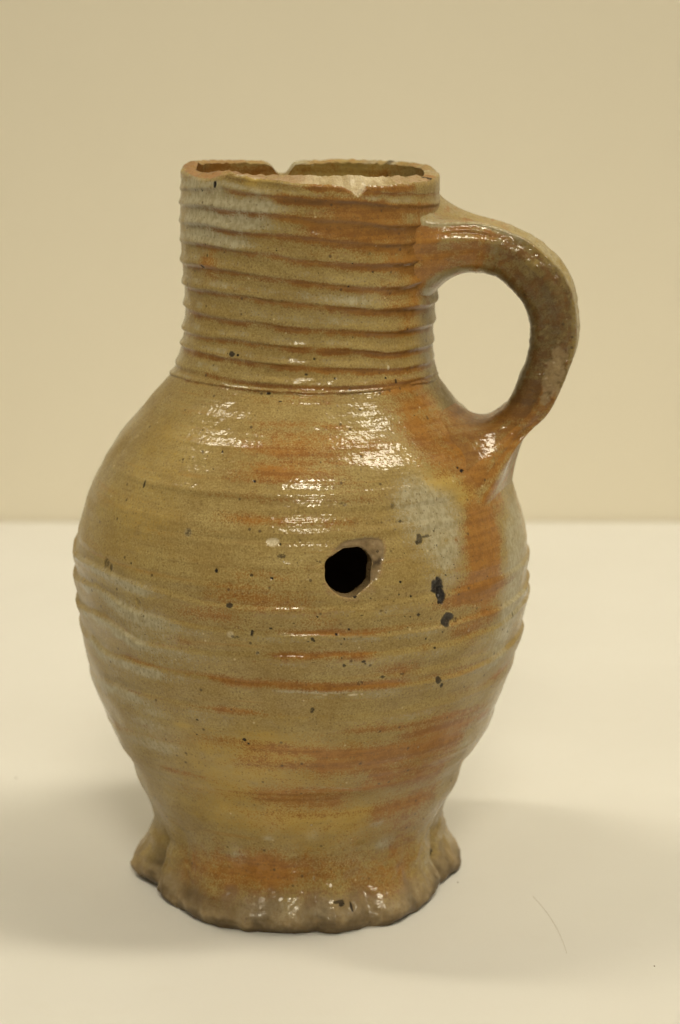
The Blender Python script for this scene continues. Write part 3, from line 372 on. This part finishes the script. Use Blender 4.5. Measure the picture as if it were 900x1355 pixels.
crest = np.where(nk, sstep(.25,.5,tph)*(1-sstep(.62,.78,tph)), 0)
side = np.interp(ang, [-180,-140,-100,-60,-20,180], [.20,.24,.33,.44,.46,.3])[None,:]
ST[...,0] += groove*side*np.clip(.95+.7*wob,.4,1.4)
ST[...,3] += groove*.13*np.clip(1+1.*wob,.3,1.6)  # groove bands: pooled rusty glaze plus ring shadow painted in
ST[...,1] += crest*np.interp(ang,[-180,-130,-100,-40,0,180],[.4,.35,.2,.2,.25,.3])[None,:]*np.clip(.8+1.5*wob,0,1.5)
bk = (bph >= 0)*np.interp(ang,[-180,-150,-120,-60,0],[.2,.3,.4,.4,.2])[None,:]
ST[...,0] += bk*sstep(.66,.95,bph)*np.clip(.5+1.6*streakn,0,1.2)
ST[...,1] += bk*.8*sstep(.02,.12,bph)*(1-sstep(.25,.5,bph))*np.clip(.6+1.5*wob,0,1.2)
ST[...,0] += np.clip(streakn-.12, 0, 1)*.5*sstep(.03,.05,Z)
# yellow and rust give way to each other
ST = np.clip(ST, 0, 1.1)

def seg_dist(px, py, poly):
    d = np.full(px.shape, 1e9); ins = np.zeros(px.shape, bool); nx = np.zeros(px.shape); ny = np.zeros(px.shape)
    n = len(poly)
    for i in range(n):
        x1,y1 = poly[i]; x2,y2 = poly[(i+1)%n]
        ex,ey = x2-x1,y2-y1
        t = np.clip(((px-x1)*ex+(py-y1)*ey)/(ex*ex+ey*ey+1e-12),0,1)
        cx,cy = x1+t*ex,y1+t*ey
        dd = np.hypot(px-cx,py-cy); m = dd < d
        d = np.where(m,dd,d); nx = np.where(m,cx,nx); ny = np.where(m,cy,ny)
        cr = ((y1 > py) != (y2 > py)) & (px < ex*(py-y1)/(ey if abs(ey)>1e-12 else 1e-12)+x1)
        ins ^= cr
    return np.where(ins,-d,d), nx, ny
def local_poly(pts, a0):
    return [((a-a0)*math.pi/180*float(prof_r(z/1000))*1000, z) for a, z in pts]
def poly_field(pts, pad):
    a0 = sum(p[0] for p in pts)/len(pts); zz = [p[1] for p in pts]
    sl = rows_between((min(zz)-pad)/1000, (max(zz)+pad)/1000)
    cols = np.where(abs(np.mod(theta-a0+180,360)-180) < 25)[0]; cs = slice(cols[0], cols[-1]+1)
    U = (np.mod(TH[sl,cs]-a0+180,360)-180)*math.pi/180*R[sl,cs]*1000; V = Z[sl,cs]*1000
    return sl, cs, U, V, a0
for a, z, rx, ry, dep, dk, pl, gl in PITS:
    rm = float(prof_r(z/1000))*1000; g = max(rx, ry)*1.7
    sl = rows_between((z-g)/1000, (z+g)/1000)
    dx = (np.mod(TH[sl]-a+180,360)-180)*math.pi/180*rm; dz = Z[sl]*1000-z
    q = np.sqrt((dx/rx)**2+(dz/ry)**2) + wob2[sl]*.75
    e = 1-sstep(.72, 1.12, q)
    DH[sl] -= dep/1000*(1-sstep(.5,1.15,q))
    if gl: DH[sl] += wob2[sl]*.0011*e
    WR[sl,:,0] = np.maximum(WR[sl,:,0], dk*e); WR[sl,:,1] = np.maximum(WR[sl,:,1], pl*e); WR[sl,:,2] = np.maximum(WR[sl,:,2], gl*e)
# scattered small specks of iron, more of them round the hole
srng = np.random.RandomState(11)
spec = [(srng.uniform(-178,0), srng.uniform(30,225), srng.uniform(.14,.33)) for _ in range(230)]
spec += [(srng.normal(-60,17), srng.normal(117,12), srng.uniform(.14,.42)) for _ in range(170)]
for a, z, s in spec:
    rm = float(prof_r(z/1000))*1000
    sl = rows_between((z-.8)/1000, (z+.8)/1000)
    ci = np.where(abs(theta-a) < 1.2)[0]
    if len(ci) == 0: continue
    cs = slice(ci[0], ci[-1]+1)
    q = np.hypot((TH[sl,cs]-a)*math.pi/180*rm, (Z[sl,cs]*1000-z)*1.3)/s
    WR[sl,cs,0] = np.maximum(WR[sl,cs,0], srng.uniform(.35,.85)*(1-sstep(.5,1.2,q)))
# bare clay round the drilled hole and at the chipped rim
sl, cs, U, V, a0 = poly_field(HOLE_HALO, 3)
sd,_,_ = seg_dist(U, V, local_poly(HOLE_HALO, a0))
sd = sd + wob2[sl,cs]*1.8
WR[sl,cs,3] = np.maximum(WR[sl,cs,3], .32*(1-sstep(-1.2,.5,sd))); ST[sl,cs,0] = np.maximum(ST[sl,cs,0], .35*(1-sstep(-1,.8,sd)))
sl, cs, U, V, a0 = poly_field(HOLE_CHIP, 3)
sd,_,_ = seg_dist(U, V, local_poly(HOLE_CHIP, a0))
sd = sd + wob2[sl,cs]*1.2
e = 1-sstep(-.15,.5,sd)
WR[sl,cs,3] = np.maximum(WR[sl,cs,3], .7*e); ST[sl,cs,3] = np.maximum(ST[sl,cs,3], e*np.clip(.62+1.1*wob2[sl,cs],.25,.85))
WR[sl,cs,0] = np.maximum(WR[sl,cs,0], e*np.clip(.16+.8*wob2[sl,cs],0,.5))
DH[sl,cs] -= .0004*e
sl, cs, U, V, a0 = poly_field(RIM_CHIP, 3)
sd,_,_ = seg_dist(U, V, local_poly(RIM_CHIP, a0))
e = 1-sstep(-.3,.2,sd + wob2[sl,cs]*.8)
WR[sl,cs,1] = np.maximum(WR[sl,cs,1], .8*e); DH[sl,cs] -= .0005*e
# dark, worn lower edge of the foot
fe = (1-sstep(.0012,.0075,Z+wob*.007+wob2*.002))
ST[...,3] = np.maximum(ST[...,3], fe*.78)
ST[...,1] = np.maximum(ST[...,1], (1-sstep(.005,.013,Z+wob*.010))*.36); ST[...,3] = np.maximum(ST[...,3], (1-sstep(.004,.012,Z+wob*.014))*.30)
WR[...,3] = np.maximum(WR[...,3], (1-sstep(.006,.014,Z+wob*.006))*.6)
# soften the outer lip of the rim
DH -= .0006*np.clip(1-(zo[None,:]-Z)/.0011, 0, 1)**2

# ---- the hole: snap grid points to its edge, drop the cells inside
hole_poly0 = HOLE
sl, cs, U, V, a0 = poly_field(hole_poly0, 3)
hp = local_poly(hole_poly0, a0)
# finely chipped edge
hp2 = []
hr = np.random.RandomState(3)
for i in range(len(hp)):
    (x1,y1),(x2,y2) = hp[i], hp[(i+1)%len(hp)]
    hp2 += [(x1,y1), ((x1+x2)/2+hr.uniform(-.1,.1), (y1+y2)/2+hr.uniform(-.1,.1))]
sdh, nx, ny = seg_dist(U, V, hp2)
snap = abs(sdh) < .26
TH = TH.copy()
thp = TH[sl,cs]; thp[snap] = a0 + nx[snap]/(R[sl,cs][snap]*1000)*180/math.pi
zp = Z[sl,cs]; zp[snap] = ny[snap]/1000
DH[sl,cs] -= .0005*np.clip(1-np.clip(sdh,0,None)/.5, 0, 1)**2
inside = np.zeros((nr,nc), bool); inside[sl,cs] = (sdh < 0) & ~snap
hole_zone = np.zeros((nr,nc)); hole_zone[:] = 99; hole_zone[sl,cs] = np.where(snap, 0, sdh)

RT = R + DH
tr = np.radians(TH)
POS = np.stack([X0+RT*np.cos(tr), RT*np.sin(tr), Z], -1)
dT = np.roll(POS,-1,1)-np.roll(POS,1,1)
dR = np.empty_like(POS); dR[1:-1] = POS[:-2]-POS[2:]; dR[0] = POS[0]-POS[1]; dR[-1] = POS[-2]-POS[-1]
NRM = np.cross(dT, dR); NRM /= np.linalg.norm(NRM,axis=-1,keepdims=True)+1e-12

jug = bpy.data.objects.new('stoneware_jug', None); C.objects.link(jug)
jug['label'] = 'mottled brown stoneware jug with ribbed neck, loop handle and round hole in its belly'
jug['category'] = 'jug'

def grid_faces(r0, r1, skip=None):
    i, j = np.meshgrid(np.arange(r0, r1), np.arange(nc), indexing='ij')
    j2 = (j+1) % nc
    f = np.stack([i*nc+j, (i+1)*nc+j, (i+1)*nc+j2, i*nc+j2], -1)
    if skip is not None:
        a = lambda ii, jj: hole_zone[ii, jj]
        s4 = a(i,j)+a(i+1,j)+a(i+1,j2)+a(i,j2)
        anyin = inside[i,j]|inside[i+1,j]|inside[i+1,j2]|inside[i,j2]
        allz = (a(i,j)<=0)&(a(i+1,j)<=0)&(a(i+1,j2)<=0)&(a(i,j2)<=0)
        keep = ~(anyin | allz)
        f = f[keep]
    return f.reshape(-1,4)
P3, N3, S4, W4 = POS.reshape(-1,3), NRM.reshape(-1,3), ST.reshape(-1,4), WR.reshape(-1,4)
def part(name, r0, r1, skip=None, parent=jug):
    f = grid_faces(r0, r1, skip)
    used = np.unique(f); remap = np.full(nr*nc, -1, np.int32); remap[used] = np.arange(len(used))
    return mesh_obj(name, P3[used], remap[f], M_STONE, parent, N3[used], S4[used], W4[used])
r_neck = int(np.searchsorted(-zrow, -.1735)); r_foot = int(np.searchsorted(-zrow, -.034))
neck = part('neck', 0, r_neck)
belly = part('belly', r_neck, r_foot, skip=True)
foot = part('frilled_foot', r_foot, nr-1)

# rim of broken and worn clay between the outer lip and the inside
nrim = 9
s = np.linspace(0, 1, nrim)[:,None]
thick = .0043 + .0006*wrapnoise(theta, np.zeros_like(theta), 9, 2, 2)
backw = sstep(-8, 12, ang)*(1-sstep(165, 178, ang))
leftw = 1-sstep(-150, -135, ang)+sstep(165,178,ang)
rr = RT[0][None,:] - s*thick[None,:]
zr = zo[None,:]*(1-s)+zi[None,:]*s
zr = zr + np.sin(np.pi*s)*(.0011*backw+.0005*leftw)[None,:]
nzr = wrapnoise(np.broadcast_to(theta,(nrim,nc)), np.broadcast_to(s*.0045,(nrim,nc)), 1.6, 4, 3)
zr = zr + nzr*.0006*np.sin(np.pi*s)*(1-.6*backw)[None,:]
zr[0] = Z[0]
trim = np.radians(theta)[None,:]
RP = np.stack([X0[0][None,:]+rr*np.cos(trim), rr*np.sin(trim)+0*zr, zr], -1)
rs = np.zeros((nrim,nc,4)); rw = np.zeros((nrim,nc,4))
frontw = sstep(-140,-112,ang)*(1-sstep(-28,-14,ang))
rn = wrapnoise(np.broadcast_to(theta,(nrim,nc)), np.broadcast_to(s*.0045,(nrim,nc)), 4, 1, 3)
palew = np.clip(frontw*np.interp(ang,[-125,-95,-84,-56,-48,-30],[.12,.15,.8,.75,.3,.2]),0,1)
rw[...,1] = np.clip(palew[None,:]*(.75+1.2*rn),0,.9)
rw[...,3] = np.clip(.30*frontw[None,:]+.2+rn*.5,0,1)
rs[...,0] = np.clip(.72*(1-palew)[None,:]+rn,0,1)*(1-.45*backw[None,:])
rs[...,2] = np.clip(.45*backw[None,:]+rn*.6,0,1)
for a, wdt, g in ((97,7,.9),(110,6,.8),(58,7,.7),(44,5,.75),(-3,9,.6),(172,8,.3)):
    gg = np.exp(-((np.mod(ang-a+180,360)-180)/wdt)**2)[None,:]*g
    rs[...,1] = np.maximum(rs[...,1], gg); rs[...,2] *= (1-gg); rs[...,0] *= (1-.8*gg); rw[...,3] *= (1-.5*gg)
for a, wdt, g in ((46,2.5,.6),(-19,1.6,.9),(104,3,.35)):
    gg = np.exp(-((np.mod(ang-a+180,360)-180)/wdt)**2)[None,:]*g*np.ones((nrim,1)); rw[...,0] = np.maximum(rw[...,0], gg)
def ring_faces(n, m=None):
    m = m or nc
    i, j = np.meshgrid(np.arange(n-1), np.arange(m), indexing='ij'); j2 = (j+1) % m
    return np.stack([i*m+j, i*m+j2, (i+1)*m+j2, (i+1)*m+j], -1).reshape(-1,4)
mesh_obj('rim', RP.reshape(-1,3), ring_faces(nrim), M_STONE, jug, None, rs.reshape(-1,4), rw.reshape(-1,4))

# inside wall and floor
zin = np.concatenate([[1],np.linspace(.985,.90,26),np.linspace(.885,.05,90),np.full(6,.045)])
ni = len(zin); cin = np.arange(0, nc, 2); ti = theta[cin]; mi = len(cin)
zt = zr[-1][cin]
ZI = zin[:,None]*zt[None,:]
RI = prof_r(ZI)-thick[cin][None,:]-.0004*0
RI = RI + (rr[-1][cin]-RI[0])[None,:]*np.exp(-(zt[None,:]-ZI)/.006)
RI = RI + wrapnoise(np.broadcast_to(ti,(ni,mi)), ZI, 14, 1, 2, .25)*.0006*sstep(0,.004,zt[None,:]-ZI)
RI[-6:] = RI[-7][None,:]*np.linspace(.95,0.001,6)[:,None]
ZI[-6:] = .0095
XI = prof_x(ZI)
IP = np.stack([XI+RI*np.cos(np.radians(ti))[None,:], RI*np.sin(np.radians(ti))[None,:], ZI], -1)
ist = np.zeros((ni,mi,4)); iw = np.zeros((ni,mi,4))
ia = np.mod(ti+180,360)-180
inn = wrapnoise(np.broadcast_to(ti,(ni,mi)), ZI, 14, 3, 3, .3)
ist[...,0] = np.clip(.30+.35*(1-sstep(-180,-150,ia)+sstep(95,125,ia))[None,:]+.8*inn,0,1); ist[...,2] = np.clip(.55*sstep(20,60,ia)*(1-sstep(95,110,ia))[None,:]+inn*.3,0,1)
iw[...,3] = 0; ist[...,3] = sstep(.010,.045,zt[None,:]-ZI)*.98  # darkness deep inside the jug is painted into the wall colour
f = ring_faces(ni, mi)
cen = IP.reshape(-1,3)[f].mean(1)
hz = np.array([[X0.flat[0]*0, 0, 0]])
h_th, h_z = a0, sum(p[1] for p in HOLE)/len(HOLE)/1000
h_r = float(prof_r(h_z)); h_c = np.array([float(prof_x(h_z))+h_r*math.cos(rad(h_th)), h_r*math.sin(rad(h_th)), h_z])
keep = np.linalg.norm(cen-h_c,axis=1) > .0128
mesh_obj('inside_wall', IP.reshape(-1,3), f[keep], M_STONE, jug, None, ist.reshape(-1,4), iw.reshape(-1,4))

# broken wall of the hole
fb = grid_faces(r_neck, r_foot, True)
e = np.concatenate([fb[:,[0,1]],fb[:,[1,2]],fb[:,[2,3]],fb[:,[3,0]]])
es = np.sort(e,1); key = es[:,0].astype(np.int64)*(nr*nc)+es[:,1]
uq, idx, cnt = np.unique(key, return_index=True, return_counts=True)
be = es[idx[cnt == 1]]
be = be[(np.linalg.norm(P3[be[:,0]]-h_c,axis=1) < .02)]
nxt = {}
for a, b in be.tolist(): nxt.setdefault(a,[]).append(b); nxt.setdefault(b,[]).append(a)
start = be[0,0]; loop = [start]; prev = None; cur = start
while True:
    c = [q for q in nxt[cur] if q != prev]
    if not c: break
    prev, cur = cur, c[0]
    if cur == start or len(loop) > 5000: break
    loop.append(cur)
LP = P3[loop]; nl = len(loop)
axis_in = -np.array([math.cos(rad(h_th)), math.sin(rad(h_th)), 0.05])
rings = []
hn = np.random.RandomState(5)
for k, q in enumerate(np.linspace(0, .0062, 10)):
    c0 = LP.mean(0)
    jig = hn.normal(0, .00008, (nl,1)) if k else 0
    rings.append(LP + axis_in*q + (LP-c0)*(.02*math.sin(k*.7)+jig/.008))
HV = np.concatenate(rings)
hs = np.zeros((len(HV),4)); hw = np.zeros((len(HV),4)); hw[:,3] = .5; hs[:,3] = .5; hs[:,0] = .4; hw[:,0] = .2
i, j = np.meshgrid(np.arange(9), np.arange(nl), indexing='ij'); j2 = (j+1) % nl
mesh_obj('hole_edge', HV, np.stack([i*nl+j, i*nl+j2, (i+1)*nl+j2, (i+1)*nl+j], -1).reshape(-1,4), M_STONE, belly, None, hs, hw)

# underside
ub = [POS[-1].copy()]
for k, q in enumerate((.97,.9,.8,.4,.001)):
    b = POS[-1].copy(); cx = prof_x(0.0)
    b[:,0] = cx+(b[:,0]-cx)*q; b[:,1] *= q
    b[:,2] = POS[-1,:,2]*(1-min(1,(k+1)/2)) + (.0012 if k > 1 else .0)
    ub.append(b)
UB = np.concatenate(ub)
us = np.zeros((len(UB),4)); us[:,3] = .6; uw = np.zeros((len(UB),4)); uw[:,3] = .8
mesh_obj('underside', UB, ring_faces(6), M_STONE, foot, None, us, uw)

# ------------------------------------------------------------------ handle
H = np.array(HANDLE)/1000
ha = rad(9.0); hd = np.array([math.cos(ha), -math.sin(ha), 0]); hwid = np.array([math.sin(ha)*-1, -math.cos(ha), 0])   # hwid points to the camera side
AX = np.array([-.0105, 0, 0])
po = AX + H[:,0:1]*hd + np.array([0,0,1])*H[:,1:2]
pi_ = AX + H[:,2:3]*hd + np.array([0,0,1])*H[:,3:4]
def resample(p, n):
    s = np.concatenate([[0], np.cumsum(np.linalg.norm(np.diff(p,axis=0),axis=1))]); s /= s[-1]
    # Catmull-Rom through the stations
    q = np.linspace(0,1,n); out = []
    for v in q:
        i = min(max(np.searchsorted(s, v)-1, 0), len(p)-2)
        t = (v-s[i])/(s[i+1]-s[i])
        p0,p1,p2,p3 = p[max(i-1,0)],p[i],p[i+1],p[min(i+2,len(p)-1)]
        out.append(.5*((2*p1)+(-p0+p2)*t+(2*p0-5*p1+4*p2-p3)*t*t+(-p0+3*p1-3*p2+p3)*t**3))
    return np.array(out)
NS = 240
sa = 2; sb = len(H)-2
q = resample(np.hstack([po, pi_])[sa:sb], NS)
PO, PI = q[:,:3], q[:,3:]
sec = [(.90,.80),(1.10,.40),(.99,.0),(1.0,-.38),(.88,-.70),(.62,-1.0),(.0,-1.03),(-.66,-1.0),(-.9,-.72),(-1.0,-.45),(-1.02,.1),(-1.0,.78),(-.9,1.0),(-.6,.97),(-.3,.86),(0,.82),(.3,.86),(.62,.98),(.9,1.0)]
def chaikin(p, n):
    p = np.array(p)
    for _ in range(n):
        a = p*.75+np.roll(p,-1,0)*.25; b = p*.25+np.roll(p,-1,0)*.75
        p = np.stack([a,b],1).reshape(-1,2)
    return p
sec = chaikin(sec, 3); nsec = len(sec)
wid = np.interp(np.linspace(0,1,NS), [0,.15,.5,.85,1], [.0128,.0118,.0112,.0112,.012])
mid = (PO+PI)/2; half = (PO-PI)/2
SH = mid[:,None,:] + half[:,None,:]*sec[None,:,1:2] + hwid[None,None,:]*sec[None,:,0:1]*wid[:,None,None]
# hand-drawn unevenness
def n2(a, b, sc, seed):
    return vnoise(a*sc, b*sc, 4096, seed)
arc = np.linspace(0,1,NS)*120; cirq = np.linspace(0,1,nsec,endpoint=False)*70
AA, BB = np.meshgrid(arc, cirq, indexing='ij')
nd = (n2(AA,BB,.12,1)*.8+n2(AA,BB,.3,2)*.4+n2(AA,BB*.2,.8,3)*.18)*.001
cdir = SH-mid[:,None,:]; cdir /= np.linalg.norm(cdir,axis=-1,keepdims=True)
SH = SH + cdir*nd[...,None]
# blended roots
def body_point(th_deg, z, off=0.0):
    r = prof_r(z)+off; t = np.radians(th_deg)
    return np.stack([prof_x(z)+r*np.cos(t), r*np.sin(t), z], -1)
def root(ring, tang, thc, zc, hang, hh, flip, n, k0, k1, tilt=0.0):
    th_ = thc - sec[:,0]*hang; z_ = zc + flip*sec[:,1]*hh - tilt*sec[:,0]*np.clip(sec[:,1],0,1)
    fc = body_point(np.array(thc), np.array(zc))[None,:]
    foot_p = body_point(th_, z_, -.0006)
    t = np.radians(th_); sl_ = (prof_r(z_+.001)-prof_r(z_-.001))/.002
    nn = np.stack([np.cos(t), np.sin(t), -sl_], -1); nn /= np.linalg.norm(nn,axis=1,keepdims=True)
    u = np.linspace(0,1,n)[:,None,None]
    h00 = 2*u**3-3*u**2+1; h10 = u**3-2*u**2+u; h01 = -2*u**3+3*u**2; h11 = u**3-u**2
    return h00*foot_p+h10*(nn*k0+(fc-foot_p)*.85)+h01*ring+h11*(tang*k1)
NR = 26
t_top = (mid[3]-mid[0]); t_top /= np.linalg.norm(t_top)
t_bot = (mid[-1]-mid[-4]); t_bot /= np.linalg.norm(t_bot)
top = root(SH[0], t_top[None,:], -11, .2140, 26, .0150, 1, NR, .006, .016, .0045)
bot = root(SH[-1], -t_bot[None,:], -18, .1495, 21, .0150, -1, NR, .006, .020)
HV = np.concatenate([top[:-1], SH, bot[::-1][1:]])
nh = len(HV); secw = np.broadcast_to(sec[None,:,0], (nh,nsec)); sect = np.broadcast_to(sec[None,:,1], (nh,nsec))
v = np.concatenate([np.linspace(-.12,0,NR)[:-1], np.linspace(0,1,NS), np.linspace(1,1.15,NR)[1:]])[:,None]*np.ones((1,nsec))
arc = v*120; BB = np.broadcast_to(cirq[None,:], (nh,nsec))
hn1 = n2(arc+30,BB+9,.35,4)+.5*n2(arc+30,BB+9,.9,5); hn2 = n2(arc+30,BB,.12,6)
hst = np.zeros((nh,nsec,4)); hwr = np.zeros((nh,nsec,4))
front = sstep(.3,.8,secw); outer = sstep(.72,.9,sect)*(1-front*.3)
innerf = sstep(.62,.85,-sect)
hst[...,0] = np.clip(.42+.9*hn1+.35*hn2 + .35*(1-sstep(-.02,.10,v)) + .45*sstep(.62,.9,v) - .55*outer - .5*innerf*(1-sstep(.8,.95,v)), 0, 1)
hst[...,1] = np.clip((.5*outer*(1-sstep(.78,.92,v)))+.75*innerf*(1-sstep(.75,.9,v))+.30*(v<.16)*front*(sect>-.2)+.4*hn1*outer, 0, .9)
hst[...,2] = np.clip(.5*np.exp(-((v-.24)/.06)**2)*(sect>.2)*front+.3*hn1+.3*np.exp(-((v-.05)/.05)**2)*sstep(.5,.8,sect),0,1)
hst[...,3] = np.clip((.42*np.exp(-((v-.42)/.2)**2)*front*(1+2.2*hn1)+.28*front*sstep(.45,.6,v)*(sect<.2)*(1+hn1)+.48*front*sstep(.0,.12,v)*(1-sstep(.85,.98,v)))*(1-outer*.7),0,.75)
# flaked scar on the side of the handle
for cx_, cz_, rx_, rz_ in SCAR:
    c_ = AX + hd*cx_/1000 + np.array([0,0,1])*cz_/1000
    dd = HV-c_; aa = dd@hd; bb = dd[...,2]
    qq = np.sqrt((aa*1000/rx_)**2+(bb*1000/rz_)**2)+.5*hn1
    e_ = (1-sstep(.8,1.0,qq))*sstep(-.1,.3,secw)
    hwr[...,3] = np.maximum(hwr[...,3], .62*e_); hst[...,3] *= (1-.75*e_); hst[...,0] *= (1-.6*e_)
    HV = HV - hwid*(e_*.0006)[...,None]
i, j = np.meshgrid(np.arange(nh-1), np.arange(nsec), indexing='ij'); j2 = (j+1) % nsec
mesh_obj('handle', HV.reshape(-1,3), np.stack([i*nsec+j, (i+1)*nsec+j, (i+1)*nsec+j2, i*nsec+j2], -1).reshape(-1,4), M_STONE, jug, None, hst.reshape(-1,4), hwr.reshape(-1,4))

# ------------------------------------------------------------------ table and wall
v, f = box(-1.1, 1.1, -.60, .522, -.03, 0)
tab = mesh_obj('table', v, f, M_TABLE, None, smooth=False)
tab['kind'] = 'structure'
bv = tab.modifiers.new('edge', 'BEVEL'); bv.width = .003; bv.segments = 3
v, f = box(-2.2, 2.2, .5235, .60, -.78, 3.0)
wl = mesh_obj('wall', v, f, M_WALL, None, smooth=False)
wl['kind'] = 'structure'

# ------------------------------------------------------------------ small things left on the table
def plain(name, col, rough=.8):
    m = bpy.data.materials.new(name); N = NT(m)
    N.link(N.mix(N.ramp(N.noise(N.vec((1,1,1)), 2500, 2, .5), .3, .7), col, tuple(c*.6 for c in col)), N.bsdf.inputs['Base Color'])
    N.bsdf.inputs['Roughness'].default_value = rough
    return m
M_CRUMB = plain('dry_clay_crumb', (.16, .11, .06)); M_HAIR = plain('pale_fibre', (.60, .54, .42))
import bmesh
def crumb(x, y, sx, sy, sz, seed, label):
    bm = bmesh.new(); bmesh.ops.create_icosphere(bm, subdivisions=2, radius=1)
    r = np.random.RandomState(seed)
    for v in bm.verts:
        k = 1+r.uniform(-.3,.3); v.co.x *= sx*k; v.co.y *= sy*k; v.co.z *= sz*k
    zmin = min(v.co.z for v in bm.verts)
    for v in bm.verts: v.co.z -= zmin
    me = bpy.data.meshes.new('crumb'); bm.to_mesh(me); bm.free(); me.materials.append(M_CRUMB)
    o = bpy.data.objects.new('crumb', me); C.objects.link(o); o.location = (x, y, 0)
    o['label'] = label; o['category'] = 'crumb'; o['group'] = 'crumbs on the table'
crumb(-0.12467, 0.08991, 0.00031, 0.00027, 0.00017, 1, 'dark crumb lying on the table left of the jug')
crumb(0.03991, -0.01255, 0.00028, 0.00020, 0.00013, 2, 'small dark crumb beside the right edge of the frilled foot')
crumb(0.09708, -0.07873, 0.00025, 0.00020, 0.00017, 3, 'tiny crumb near the right front corner of the table')
hp_ = np.array([(64.24, -24.13), (69.16, -46.26), (70.97, -69.36)])/1000
q = np.linspace(0, 1, 40); fx = np.polyfit([0,.5,1], hp_[:,0], 2); fy = np.polyfit([0,.5,1], hp_[:,1], 2)
hc = np.stack([np.polyval(fx,q), np.polyval(fy,q), np.full(40,.0001)], -1)
ring = [(math.cos(k*math.pi/3), math.sin(k*math.pi/3)) for k in range(6)]
hv = np.concatenate([hc + np.array([a*.00005, 0, b*.00005]) for a, b in ring]).reshape(6,40,3).transpose(1,0,2).reshape(-1,3)
hair = mesh_obj('fibre', hv, ring_faces(40, 6), M_HAIR)
hair['label'] = 'thin pale curved fibre lying on the table to the right of the jug'; hair['category'] = 'fibre'
